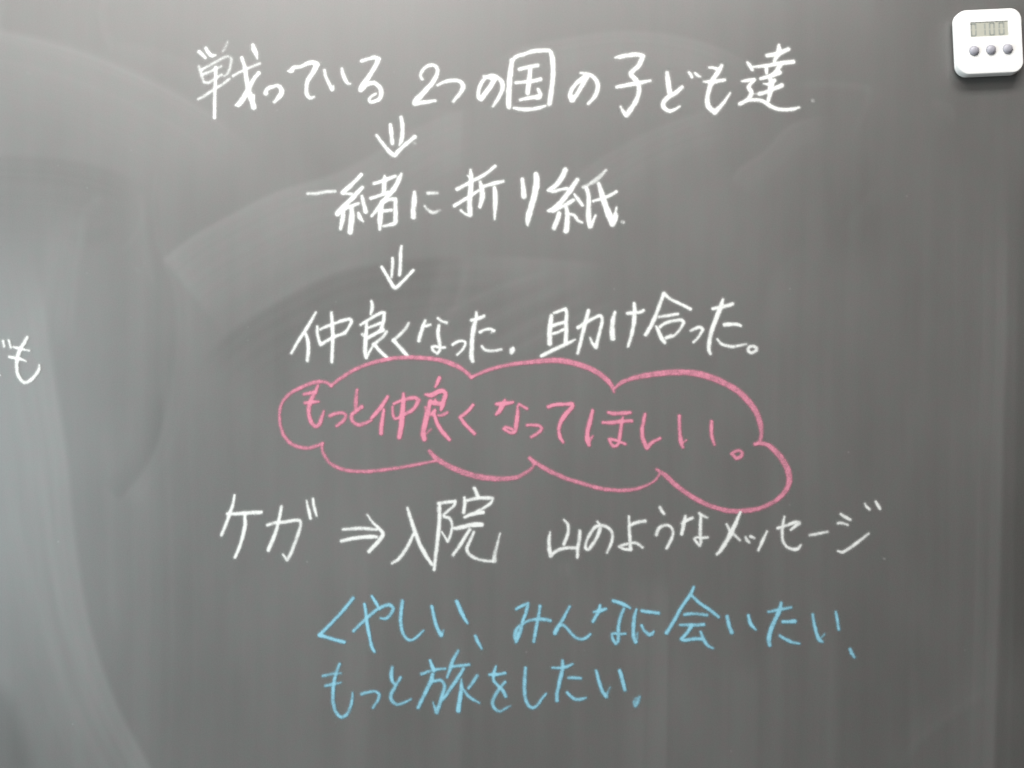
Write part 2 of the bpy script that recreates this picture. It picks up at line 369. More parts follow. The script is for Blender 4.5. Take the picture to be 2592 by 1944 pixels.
# ------------------------------------------------------------------ chalk strokes
STROKES = r"""
= white_line_1
@480,90,7.373
# 戦
62:180,305 235,355 292,415
62:305,235,55 355,325 410,375,70 485,368,35
48*.38:705,125 665,220 622,295,35
52*.55:172,575 205,690 240,790 272,865
52*.6:225,640 430,530 620,425 725,393 775,430 775,500 740,650 695,725 645,758,35
54*.64:245,730 400,665 500,615 590,575
52*.65:275,872 350,880 450,825 600,735
50*.65:160,1190,40 300,1115 450,1010 600,920 745,810
58:488,600 485,800 475,1000 470,1250 463,1530
48*.75:815,755 980,665 1170,580 1310,525
85:975,415,50 1030,600,75 1070,850,80 1120,1080,95 1200,1340,95
90:1290,705,75 1190,830,70 1100,1000,85 1000,1180,100 910,1290,90 860,1300,40
75:1185,180,70 1200,250,85 1235,330,80 1265,435,30
45:1200,1110,30 1195,1200
# っ
70:1425,1075,85 1430,1030,70 1490,975 1560,955,60 1645,940,65 1710,995,80 1715,1070,85 1660,1160,85 1580,1240,55
@720,120,7.373
# て
65:65,445,25 130,435,80 160,385,70 300,360,60 440,300,75 540,285,80 610,320,100 540,460,90 440,620,75 408,770,72 430,900,70 485,945,60 555,925,40
# い
58:750,430,50 765,530,50 830,670,60 890,785,72
50:915,720,25 905,760
60:1072,400,55 1095,510,68 1145,620,65 1190,675,55 1230,680,35
# る
65:1440,258,55 1560,220,60 1690,190,70 1760,220,80 1700,350,80 1570,560,85 1450,730,100 1425,790,95 1470,760,80 1560,690,75 1680,665,72 1770,740,80 1808,850,85 1770,960,75 1690,1005,60 1600,1020,55 1580,985,55 1620,920,55 1710,870,40
@1020,100,7.373
# 2
70:360,740,55 327,680,52 370,580,55 460,500,55 560,478,58 635,530,65 645,620,70 570,780,80 410,970,95 250,1140,110 225,1190,105 300,1185,90 430,1170,70 600,1145,45
# つ
65:645,855,40 770,795,55 950,765,62 1070,790,70 1125,870,85 1100,950,80 1030,1050,70 945,1155,50
# の
80:1710,740,80 1660,830,85 1560,980,90 1460,1110,95 1415,1080,75 1415,960,65 1470,810,65 1550,715,65 1660,680,70 1780,720,70 1850,810,85 1860,910,85 1810,1040,65 1740,1160,60 1680,1250,45
65:1510,690,45 1600,705 1715,745,75
@1260,100,7.373
# 国
92:208,1260,85 205,1100,95 220,800,95 245,570,90 265,400,75
70:265,400,70 350,320,65 480,285,65 620,230,70 850,208,75 975,220,75 1010,300,90 1030,480,85 1030,700,85 1000,960,90 965,1200,92
68:400,560,65 560,520,70 740,485,75
65:335,808,55 540,790,55 700,770,70 795,742,70
80:610,540,70 585,760,85 558,1000,85
65:420,1130,55 600,1090,65 780,1065,95 800,1035,80 755,930,55
60:300,1285,50 450,1305,68 620,1305,70 780,1275,60 890,1240,35
# の
75:1550,630,50 1640,640,60 1760,680,75 1840,770,80 1870,870,85 1840,1000,80 1775,1110,70 1690,1200,50
85:1650,680,90 1500,790,70 1390,920,70 1350,1040,85 1375,1130,90
90:1655,700,95 1580,850,80 1490,1000,80 1400,1130,85
@1520,90,7.373
# 子
75:275,415,35 380,400,75 560,365,75 700,360,80 790,390,95 720,550,85 570,720,95 660,830,90 715,950,85 715,1080,85 660,1230,85 570,1370,90 485,1490,95 420,1410,65 375,1330,40
70:300,965,60 480,930,75 700,890,75 930,845,45
# ど
85:1245,700,75 1260,850,95 1290,1060,90
75:1525,965,70 1400,1070,80 1270,1150,90 1180,1250,85 1180,1340,85 1280,1410,65 1400,1375,55 1480,1325,35
55:1650,690,40 1680,730,60 1705,780,50
50:1765,705,35 1810,745,60 1865,770,30
@1780,90,7.373
# も
80:345,560,60 280,680,80 180,830,90 110,1000,80 75,1200,90 110,1340,95 215,1430,100 300,1350,75 400,1230,60 500,1075,40
55:110,600,30 200,605,50 300,640,70
60:10,860,35 150,870,70 300,845,70 400,830,50
# 達
60:825,505,45 870,560,65 915,640,55
75:1410,180,55 1410,290,100 1370,400,80 1325,480,50
75:1190,375,70 1380,345,80 1590,260,75
60:945,585,45 1150,570,60 1400,525,75 1680,490,72
70:1175,590,55 1180,650,70 1185,700,50
80:1430,560,90 1350,690,85 1250,760,70
70:1070,805,55 1250,760,75 1425,690,80
72:1250,790,70 1270,900,95 1255,1000,90 1240,1100,85 1210,1220,60
60:1130,900,25 1230,910,60 1330,840,75
75:1050,1090,70 1200,1050,70 1330,990,80 1465,935,85
45*.4:960,1090,30 1050,1095
60:720,855,30 830,840,70 950,830,65 870,920,70 850,970,80 900,1050,75 895,1110,75 830,1190,65 680,1280,60 850,1215,60 990,1200,65 1120,1230,68 1240,1310,75 1400,1375,65 1550,1385,62 1700,1370,60 1790,1345,45
55*.3:2040,1215 2050,1225
= white_arrow_1
@900,280,9.217
# arrow
90:815,340,85 840,560 860,770,95
88:1065,155,80 1095,350,90 1095,550,95 1070,700,90 1025,800,45
90:490,575,65 650,790,80 820,990,95 910,1040,100 1000,950,85 1170,790,90 1380,620,95
60*.3:1375,750 1385,770
= white_line_2
@760,410,7.373
# 一
54*.75:140,595,50 300,590,60 480,560,58 655,550,55
# 緒
75:1140,240,60 1000,390,75 860,520,85 800,575,90 860,590,60 960,600,50
85:1160,480,65 1010,640,85 850,800,90 700,950,95
60:700,970,90 830,890,60 970,820,60 1085,780,60
85:800,940,80 795,1050,90 755,1250,55
90:960,850,70 965,1000,100 935,1310,100
70:1150,640,50 1185,780,75 1225,930,80
60:1090,955,45 1110,1030,80 1175,1110,40
65:1375,405,55 1500,370,60 1630,325,70 1780,265,45
65:1575,260,35 1575,350,85 1555,590,70
80:1885,225,50 1820,380,90 1700,570,85 1580,700,80 1450,870,70 1335,1010,45
65:1320,680,60 1450,640,60 1640,570,65
90:1530,740,70 1505,900,90 1490,1100,95 1485,1260,55
70:1560,740,70 1690,700,60 1780,700,75 1780,850,80 1780,1030,75 1760,1140,80 1650,1180,55 1545,1200,45
55:1560,915,55 1700,900,50
# に
85:2130,560,55 2130,700,100 2110,900,90 2115,1030,95
@1010,400,7.373
58*.7:535,660,50 620,660,62 715,655,50
56*.6:480,900,45 540,970,55 640,1020,62 760,975,35
# 折
85:1335,225,50 1350,400,85 1330,650,95 1320,900,95 1330,1060,95 1250,1050,50 1155,980,45
58:1085,585,60 1250,500,60 1400,420,62 1600,310,58 1795,155,60
60:1035,895,60 1200,790,65 1380,680,60 1490,610,45
30:1285,335 1330,370,50
90:1515,450,60 1550,600,95 1550,750,95 1510,910,65
60:1590,530,60 1750,480,65 1940,440,62
80:1785,555,55 1800,700,90 1795,900,80 1785,1140,35
@1300,400,7.373
# り
85:165,400,70 180,550,85 195,720,95
100:420,310,85 430,450,120 400,650,110 350,850,110 290,1050,110 260,1200,75 262,1255,30
# 紙
85:965,225,90 900,370,95 760,540,90 650,605,60 740,625,65 880,590,58 1000,570,50
90:1190,410,75 1060,600,95 890,820,95 760,950,95 650,990,50
70:740,985,80 880,920,65 1000,860,75 1115,790,70
75:850,1040,85 820,1150,85 755,1310,80
85:970,890,60 1000,1000,85 1000,1200,95 980,1360,100
50:1135,680,35 1210,780,65 1285,880,55
60:1055,1050,50 1130,1070,60 1200,1165,55 1280,1205,40
68*.6:1725,230,50 1600,360,75 1450,470,70 1300,545,55
85:1360,560,65 1400,700,80 1400,950,88 1405,1150,100 1430,1270,105 1480,1180,60 1530,1075,35
95:1590,480,60 1650,680,100 1720,900,105 1800,1100,130 1850,1230,110 1900,1080,100 1905,1010,45 1920,925,35
60:1490,805,50 1650,760,60 1800,700,62 1915,630,50
55*.5:2025,1190 2050,1200
= white_arrow_2
@900,600,9.217
# arrow
65:868,495,55 865,650,70 840,930,55
72:1075,210,45 1055,350,75 1050,600,75 1030,880,72
70:612,700,60 750,930,75 870,1130,95 930,1180,90 1050,1090,70 1200,940,70 1345,780,65
= white_line_3
@720,720,7.373
# 仲
55:588,525,40 500,680,52 390,860,60 260,1060,58 135,1280,48
60:385,890,50 430,1020,62 450,1200,65 430,1420,58
55:615,790,50 615,900,55 640,1020,60 678,1125,60 800,1050,58 960,970,60 1120,910,62
50:675,840,45 800,780,50 950,725,52 1130,665,58 1215,650,60 1250,680,58 1210,790,55 1130,900,50
65:880,525,45 890,700,65 905,950,68 895,1250,66 885,1450,50
# 良
65:1625,320,50 1640,420,68 1610,560,40
60:1425,755,50 1560,670,55 1720,575,55 1820,530,60 1865,530,60 1850,680,60 1800,850,70
50:1570,810,50 1690,765,50 1795,720,50
60:1560,1000,60 1680,930,60 1835,850,75
45*.75:1455,930,45 1495,985,40
72:1535,720,40 1530,850,70 1515,1050,75 1510,1250,80 1530,1360,70 1600,1240,50 1650,1160,30
50*.8:1910,885,50 1850,970,55 1760,1050,55 1670,1120,60
60:1675,1120,65 1780,1240,62 1940,1390,62
@980,740,7.373
# く
52*.85:400,580,50 350,670,55 250,780,55 120,895,60
65:120,895,70 230,1020,65 380,1190,65
# な
60:712,530,50 670,640,68 620,790,68 592,905,62
50:720,630,60 800,605,50
50:950,490,50 1020,540,50 1105,565,55
60:970,620,55 955,720,68 958,850,68 985,990,70 980,1080,62 935,1145,55 850,1070,50 840,1020,50 890,1010,50 990,1030,55 1080,1030,45
# っ
52:1225,975,50 1290,935,52 1400,910,48 1455,935,55 1450,990,48 1400,1080,42 1310,1165,40
# た
72:1668,380,50 1665,480,70 1620,640,82 1590,850,82 1580,1050,80 1575,1230,80 1600,1285,65
65:1575,525,60 1680,500,65 1805,445,60
52:1738,745,60 1790,710,52 1920,685,50 1995,715,50
35*.5:1990,720 1945,755
52*.9:1772,1010,50 1830,1075,55 1930,1095,50 2040,1085,48 2130,1065,40
@1240,740,7.373
# period
80*.9:430,1050,70 420,1080,100 405,1120,75
# 助
85:1150,440,70 1125,620,85 1115,800,90 1115,960,90
58:1205,385,58 1320,345,58 1410,315,60 1430,370,65 1425,560,72 1425,750,78 1415,930,80
60:1180,625,60 1280,590,58 1380,565,55
50:1170,775,55 1260,750,50 1380,695,45
65:965,1185,65 1150,1095,65 1330,1010,65 1480,940,55 1585,885,35
72:1840,345,65 1780,580,75 1720,820,68 1640,1140,55
62:1645,660,60 1750,590,65 1930,490,62 2060,440,60 2095,500,62 2060,700,60 2010,900,62 1980,1020,75 1920,960,50 1870,850,35
@1490,720,7.373
# け
80:492,520,50 450,680,80 440,850,92 450,1010,95
70:850,360,55 860,520,75 840,750,75 790,980,62 735,1160,42
58:725,540,60 850,530,62 960,520,55 1025,485,50
# 合
70:1405,175,70 1300,450,70 1180,740,75 1065,940,70
58:1405,175,60 1520,270,58 1700,360,55 1900,460,55
52*.9:1315,608,52 1480,585,52 1660,555,55
60:1262,785,45 1310,890,70 1370,1020,80 1420,1085,60
55*.95:1335,790,60 1450,715,60 1600,680,58 1720,665,58 1770,710,60 1710,830,50 1600,950,50 1500,985,55 1445,1000,52
45*.7:1540,945,30 1470,980
# っ
55*.9:1910,865,50 1990,825,58 2080,800,55 2125,840,55 2080,940,45 2020,1020,42 1960,1075,42
@1720,720,7.373
# た
75:810,280,40 770,420,85 680,650,78 600,870,80 555,1080,75 545,1210,65 575,1295,50
62:625,455,60 760,430,65 880,400,65 990,365,55
62:840,755,65 950,745,65 1080,750,62 1140,770,60
55*.9:705,1025,40 780,1110,52 900,1150,55 990,1165,60 1100,1145,50 1240,1115,38
# period
52*.85:1430,1235,65 1350,1275,50 1285,1240,58 1300,1175,60 1370,1155,55 1430,1190,65 1435,1230,65
= pink_line
@740,950,7.373
# も
62*.85:480,190,45 440,290,60 370,430,75 320,560,80 310,720,72 350,860,72 430,950,72 500,920,75 550,800,65 590,670,35
58*.8:225,355,55 320,335,60 430,315,60
58*.8:245,515,60 340,505,75 490,490,40
# っ
58*.8:705,755,60 800,720,60 910,700,55 980,720,58 1000,770,60 930,870,60 830,945,50
# と
60*.8:1212,270,45 1195,400,65 1185,550,68 1190,640,68
62*.85:1300,590,62 1190,670,68 1110,750,72 1130,860,65 1250,925,65 1370,890,60 1480,840,40
@1000,930,7.373
# 仲
72:-135,550,60 -260,740,75 -360,860,75 -440,950,50
72:-205,790,45 -235,970,72 -255,1140,75 -260,1230,75
50*.9:-45,740,45 -40,850,50 -10,950,55 60,945,50 170,880,65 320,800,65 400,700,70 440,610,75 370,570,65 260,580,65 120,620,50 -20,680,50
90:160,490,45 155,650,85 140,850,90 120,1080,95 80,1300,85
# 良
68:830,195,65 795,280,65 755,365,40
80:570,510,45 680,520,90 800,460,85 880,440,80 940,480,80 920,590,85 890,690,85 860,790,50
70:660,640,70 760,670,90 870,680,80
60*.7:750,600,50 760,660
75:660,630,60 620,800,90 560,1050,95 525,1250,95 550,1340,85
45*.7:570,750,50 590,840,50
70:745,800,60 700,870,85 640,880,40
60*.8:810,895,40 870,895,58 975,845,50
62:735,890,50 800,1070,72 900,1220,75 1015,1345,60
45*.55:590,1230,40 670,1160,40
# く
62*.95:1455,705,58 1380,800,60 1220,930,70 1300,1050,65 1480,1235,68
@1240,970,7.373
# な
75:125,390,60 250,385,80 430,355,55
72:280,320,50 230,420,90 180,520,75 120,580,58
52*.9:545,395,45 690,475,55
72*.97:520,430,40 515,600,75 490,800,80 470,890,75 390,925,65 270,850,62 290,825,58 430,865,55
# っ
58*.9:700,785,52 830,780,58 930,800,58 965,850,60 900,930,58 780,1000,50
# て
70:1090,440,65 1240,400,65 1400,395,65 1530,395,75 1540,430,80 1400,600,78 1310,760,68 1290,900,65 1320,1030,60 1370,1100,45
@1460,970,7.373
# ほ
78:295,510,55 250,700,80 205,880,80 200,1050,85 230,1150,65
45*.7:240,1080,50 295,990,40
70*.95:585,545,45 680,565,70 850,560,72 1000,550,60
65*.95:490,735,58 680,735,65 850,710,75 1020,705,60
58*.95:860,640,40 830,780,62 800,1020,65 770,1140,60 700,1180,60 640,1130,55 610,1045,60 700,1060,50 900,1135,50
# し
65*.95:1275,575,50 1245,720,62 1220,880,68 1240,1060,75 1310,1200,85 1400,1110,65 1555,1030,45
# い
65*.95:1915,615,55 1915,800,62 1925,960,65 1945,1090,80 1975,1190,50
45*.75:1960,1130,50 2040,1065,35
= pink_line
@1740,1040,7.9
# い2
68*.95:480,215,60 478,350,72 490,520,65 540,670,48
# period
60*.85:885,860,60 950,815,60 1040,800,62 1090,840,65 1060,920,68 980,945,68 930,900,66 890,860,60
= pink_cloud
@680,870,3.253
# cloud_outline
28*.74:520,345,24 470,318,28 430,312,28 360,325,30 250,370,28 155,430,24 105,500,20 92,580,22 100,680,24 130,760,26 190,825,28 270,855,28 350,855,28 415,835,26 440,822,22
30*.74:515,345,26 600,280,28 740,200,28 900,145,30 1060,118,32 1220,115,32 1400,133,34 1540,180,36 1620,230,32 1670,278,24
22*.68:445,820,22 440,860,22 455,910,24 500,975,26 570,1020,28 680,1048,28 820,1052,28 980,1035,26 1150,1008,24 1300,980,22 1370,965,20
36*.68:1325,885,28 1370,935,38 1450,990,42 1580,1050,44 1730,1095,44 1900,1112,40 2040,1100,32 2130,1055,26 2180,1010,20 2185,985,20
28*.68:2150,940,26 2185,980,32
@1340,870,3.253
28*.74:-477,278,24 -400,242,26 -297,205,28 -147,170,30 0,152,34 150,140,40 260,140,44 380,165,44 500,205,42 600,265,40 670,335,36 697,395,20
28*.74:697,370,18 760,320,30 880,278,38 1040,250,44 1200,236,46 1380,247,50 1550,300,50 1700,380,48 1800,470,48 1870,570,46 1905,680,40 1908,760,30 1890,810,24 1855,828,22
34*.74:1860,825,24 1940,825,32 2010,870,42 2080,950,46 2130,1050,48 2140,1130,46 2110,1210,40 2030,1290,34 1910,1350,34 1780,1375,36 1640,1375,36 1490,1335,34 1330,1255,36 1200,1160,38 1120,1085,38 1050,1035,22
26*.74:5,945,20 60,985,32 150,1040,34 280,1100,32 450,1155,30 600,1195,30 760,1208,28 880,1195,24 980,1160,20 1040,1120,18 1072,1075,18
= white_line_4
@540,1230,6.913
# ケ
50:375,160,30 350,310,50 285,500,58 220,680,56 148,860,50
55:250,490,48 450,485,62 650,472,65 840,462,60
52:550,500,40 562,650,60 530,830,60 470,1040,56 385,1250,50
# ガ
55:1195,360,50 1160,560,56 1110,760,62 1040,950,68 970,1120,68
50*.9:950,685,48 1080,645,52 1250,630,56 1510,605,52 1535,660,50 1490,830,52 1420,1030,56 1350,1200,60 1295,1290,62 1220,1200,25
42:1635,260,30 1665,400,48 1705,565,46
42:1748,225,35 1765,360,55 1810,520,32
@840,1210,7.373
# arrow
56*.85:215,962,50 400,945,56 550,940,60 700,950,58 830,960,55
62*.97:185,1175,55 350,1135,65 500,1110,68 700,1098,72 835,1100,55
58:665,690,32 760,820,48 880,940,58 955,1040,70 870,1180,75 700,1370,68
# 入
68:1415,560,40 1460,720,62 1550,990,72 1650,1250,74 1760,1450,70 1870,1615,55
58*.95:1530,1040,50 1470,1170,56 1370,1350,60 1250,1510,56 1130,1590,48
@1060,1230,7.373
# 院
68:390,340,55 390,600,68 370,850,68 330,1200,65 290,1560,62
55*.95:370,325,55 520,305,60 680,285,60 670,350,52 570,450,50 470,545,50 480,570,55 570,600,55 620,700,48 615,820,45 590,930,45 540,1030,50 490,950,30 430,860,25
35*.6:360,400 360,460
60:1040,45,60 1080,130,70 1110,200,50
60:850,220,45 860,330,65 840,495,62
58*.95:915,270,55 1060,235,60 1230,225,62 1380,230,62 1360,300,55 1250,390,50 1080,480,45
70:855,585,50 1000,525,70 1200,490,68
80:640,790,40 720,790,68 900,745,80 1050,720,85 1180,725,78
60*.95:955,815,55 850,980,62 750,1140,65 645,1290,62
60*.85:1030,860,50 960,1020,55 900,1160,62 920,1240,60 1020,1330,55 1200,1390,50 1380,1405,50
60*.8:1415,1390,80 1420,1280,62 1460,1120,48 1520,890,30
= white_line_5
@1360,1290,7.373
# 山
55*.93:500,190,35 565,270,55 580,370,55 555,500,60 495,640,60
60*.93:240,425,35 222,560,62 225,720,68 250,860,70 330,790,60 450,735,60 600,715,60 740,715,58
60*.93:793,400,50 785,560,66 755,720,62 750,890,52
# の
55*.93:1125,225,40 1175,320,70 1130,480,64 1040,640,60 950,745,55 905,720,50 915,600,50 1000,430,58 1090,320,62 1200,295,60 1310,330,55 1390,420,50 1405,510,50 1370,650,48 1300,800,38
# よ
50*.93:1710,130,42 1715,300,52 1725,500,58 1740,740,70 1640,740,45 1525,690,50 1640,650,50 1800,620,55 1880,640,55 1965,705,48
60*.93:1725,295,50 1860,240,60 2010,215,62
@1640,1280,7.373
# う
52*.88:225,35,52 260,100,52 305,155,42
60*.93:160,540,60 210,420,62 340,365,52 430,400,50 470,490,50 440,620,55 350,795,52
# な
62*.93:700,195,50 670,330,72 630,530,55
52*.93:630,335,35 730,275,55 830,230,55
48*.85:960,140,45 1010,180,50 1100,220,50
60*.93:990,185,50 980,350,60 975,550,62 985,680,60 965,745,50 905,680,50 870,620,45 910,590,40 1000,600,55 1115,590,45
# メ
68:1725,125,45 1650,300,65 1550,510,85 1440,710,78 1345,850,62 1285,905,45
48*.8:1470,345,35 1530,460,55 1620,550,50 1715,645,38
# ッ
52*.85:1825,590,40 1845,640,58 1885,680,45
48*.85:1915,575,48 1985,605,40
55*.95:2220,480,35 2140,650,60 2060,830,45
= white_line_5
@1900,1250,6.144
# セ
46*.92:525,355,32 500,480,42 490,620,46 500,730,44 560,820,40 650,860,48 730,855,52 780,795,25
48*.95:425,535,40 560,490,45 690,445,52 745,455,75 690,505,50 620,560,30
# ー
40*.8:920,645,42 1050,620,40 1195,592,34
# ジ
44*.88:1400,315,38 1450,350,48 1545,400,42
40*.82:1360,455,48 1420,455,40 1510,485,34
44*.9:1360,890,30 1420,908,46 1530,850,46 1680,740,46 1830,620,30
36*.85:1778,155,30 1800,200,36 1850,240,36
44*.9:1945,125,34 1980,180,48 2010,235,38
30*.15:2065,1000 2080,1010
= blue_line_1
@780,1490,6.913
# く
52*.9:790,165,58 600,400,52 400,610,52 200,810,60
56*.97:200,810,60 400,870,58 630,935,58
# や
54*.85:800,740,50 980,560,52 1200,370,55 1350,295,56 1430,285,56 1490,340,54 1450,440,52 1380,515,48 1320,525,42 1270,515,30
50:1120,130,38 1180,230,52 1245,345,48
50:990,270,40 1015,450,50 1040,650,52 1100,950,54 1130,1050,50 1165,1100,40
# し
54*.88:1650,215,58 1625,450,58 1625,620,56 1670,800,54 1740,880,52 1820,895,50 1920,830,44 2020,730,30
@1040,1490,6.913
# い
54*.95:370,310,48 410,500,54 460,680,60 530,810,70
40*.4:545,790,45 575,730,35
58*.98:808,225,62 870,380,68 930,500,62 990,600,36
# comma
58*.88:1132,835,58 1180,940,54 1240,1045,34
@1260,1500,6.913
# み
50*.85:325,285,45 440,225,48 530,190,52 500,330,55 440,500,58 390,680,70 320,860,50 300,740,60 330,650,62 430,550,50 560,485,50 700,465,52 820,470,58 915,490,58
50*.55:340,720,80 345,780,60
52*.85:740,235,48 710,430,54 665,650,54 632,850,50
# ん
52*.88:1255,245,42 1160,430,52 1050,610,55 1000,710,62
52*.86:1010,690,55 1060,590,55 1130,560,55 1210,620,48 1300,730,48 1400,800,50 1490,810,52 1560,780,48 1620,725,36
# な
54*.95:1790,220,40 1760,340,60 1720,410,58 1670,500,55
50*.92:1680,340,35 1780,320,60 1890,285,50
@1560,1470,6.913
60*.95:-50,350,60 60,385,64 160,430,64 240,475,36
54*.88:135,490,48 70,640,56 40,800,58 35,960,60 30,1060,56 -10,1095,50 -60,1020,48 -75,930,48 -30,920,48 60,930,52 160,925,34
# に
58*.93:350,500,35 315,650,58 300,850,64 310,1000,66 340,1065,68
46*.5:370,910,30 360,1010,40
54*.93:450,525,52 560,545,58 735,565,56
50*.88:445,785,46 490,870,50 580,940,64 620,930,58 655,885,30
# 会
54*.92:1355,110,38 1300,230,58 1150,450,56 1020,680,60 880,910,60
54*.88:1300,245,50 1450,380,55 1620,500,56 1785,625,54
50*.8:1190,590,45 1320,575,52 1580,597,54
52*.85:1110,772,40 1250,770,52 1400,775,55 1530,765,52
54*.92:1315,780,65 1260,880,56 1140,1020,60 1180,1035,58 1350,1018,58 1490,1015,56
54*.85:1475,890,42 1530,1030,56 1600,1130,50 1690,1180,34
@1860,1500,6.913
# い
56*.92:-134,415,54 -105,560,60 -56,695,62
52*.93:237,400,45 265,520,56 310,590,54 365,645,32
# た
60*.93:808,180,54 780,310,68 700,480,70 620,680,76 595,820,76 608,915,64
48*.82:590,335,44 750,300,52 980,260,44
54*.88:835,510,48 940,508,52 1045,500,75
50*.88:790,755,50 900,820,52 1020,870,54 1130,890,30
# い
48*.9:1360,380,38 1390,560,54 1440,740,58 1480,830,62 1530,855,40
36*.5:1510,790,35 1570,720,26
48*.88:1765,340,38 1790,480,52 1815,640,44
# comma
52*.8:2015,995,56 2045,1060,60 2090,1125,42
= blue_line_2
@800,1640,6.913
# も
50*.78:415,280,42 370,400,48 320,590,56 300,780,58 305,950,58 350,1120,56 450,1210,54 540,1160,52 610,1020,50 635,880,42 640,780,22
46*.65:125,490,44 280,455,46 440,440,34
46*.72:170,660,44 300,630,46 440,605,26
# っ
46*.75:800,805,50 920,770,46 1040,760,46 1105,810,50 1090,900,48 1000,1040,40
# と
58*.88:1335,340,58 1320,470,66 1340,580,54 1370,630,36
52*.78:1480,515,48 1390,670,56 1310,830,60 1330,920,56 1420,985,50 1530,960,44 1660,895,28
@1040,1620,6.913
# 旅
58*.98:340,360,45 375,460,62 405,530,58
44*.78:190,590,48 350,540,44 470,510,44 600,500,40
64*.9:380,600,72 360,700,74 290,850,68 200,1030,62 130,1180,50
50*.85:400,715,46 530,705,50 590,800,56 560,930,60 510,1100,66 455,1260,68 420,1170,45 390,1090,26
50*.8:830,185,42 750,330,58 690,500,62 640,650,42
52*.88:740,460,50 880,445,50 1020,430,44
56*.88:920,500,52 800,700,62 660,900,58 560,1040,44
64*.97:885,690,36 885,850,60 860,1030,72 830,1230,82
50*.75:1165,620,56 1090,730,54 1010,840,42
46*.85:920,860,34 1010,980,50 1110,1050,48 1200,1100,32
# を
50*.88:1380,605,48 1520,598,55 1650,578,46
50*.85:1490,460,36 1450,600,54 1450,700,52 1520,790,48 1610,880,54 1660,980,52
50*.72:1650,735,50 1550,850,54 1450,1020,58 1430,1110,58 1480,1210,54 1560,1240,48 1650,1200,40 1740,1150,22
@1320,1640,6.913
# し
54*.8:72,350,50 60,520,58 55,720,60 70,880,58 130,1010,54 200,1045,50 280,1000,50 350,900,46 430,800,26
# た
54*.9:720,220,46 715,380,60 660,620,64 620,830,62 620,920,62
48*.88:545,345,30 700,345,58 800,325,54 890,280,36
46*.88:825,520,44 920,520,48 1035,528,48
48*.86:800,780,46 870,850,52 950,895,52 1040,895,46 1125,870,32
# い
50*.92:1308,395,44 1360,600,58 1430,780,60 1485,845,70
36*.5:1500,790,40 1550,690,28
54*.95:1718,395,56 1760,540,66 1810,730,54
# comma
60*.42:2010,900,85 2000,950,110 1995,990,80
44*.6:2065,850,40 2045,930,48 1995,1020,40
= white_edge_character
@0,820,9.217
# ど
62*.9:80,400,55 110,525,58
62*.92:215,390,60 260,550,52
45*.7:-10,1190,60 8,1195,50
# も
75*.93:645,310,60 580,440,82 480,600,88 420,780,88 400,1000,84 430,1180,78 510,1320,72 600,1370,78 700,1330,76 830,1200,74 920,1060,72 930,960,30
60*.9:320,540,40 480,580,70 690,625,50
60*.88:225,770,55 400,800,72 500,825,60 620,870,28
"""
GRID = 1.5          # pixels per cell of a chalk deposit
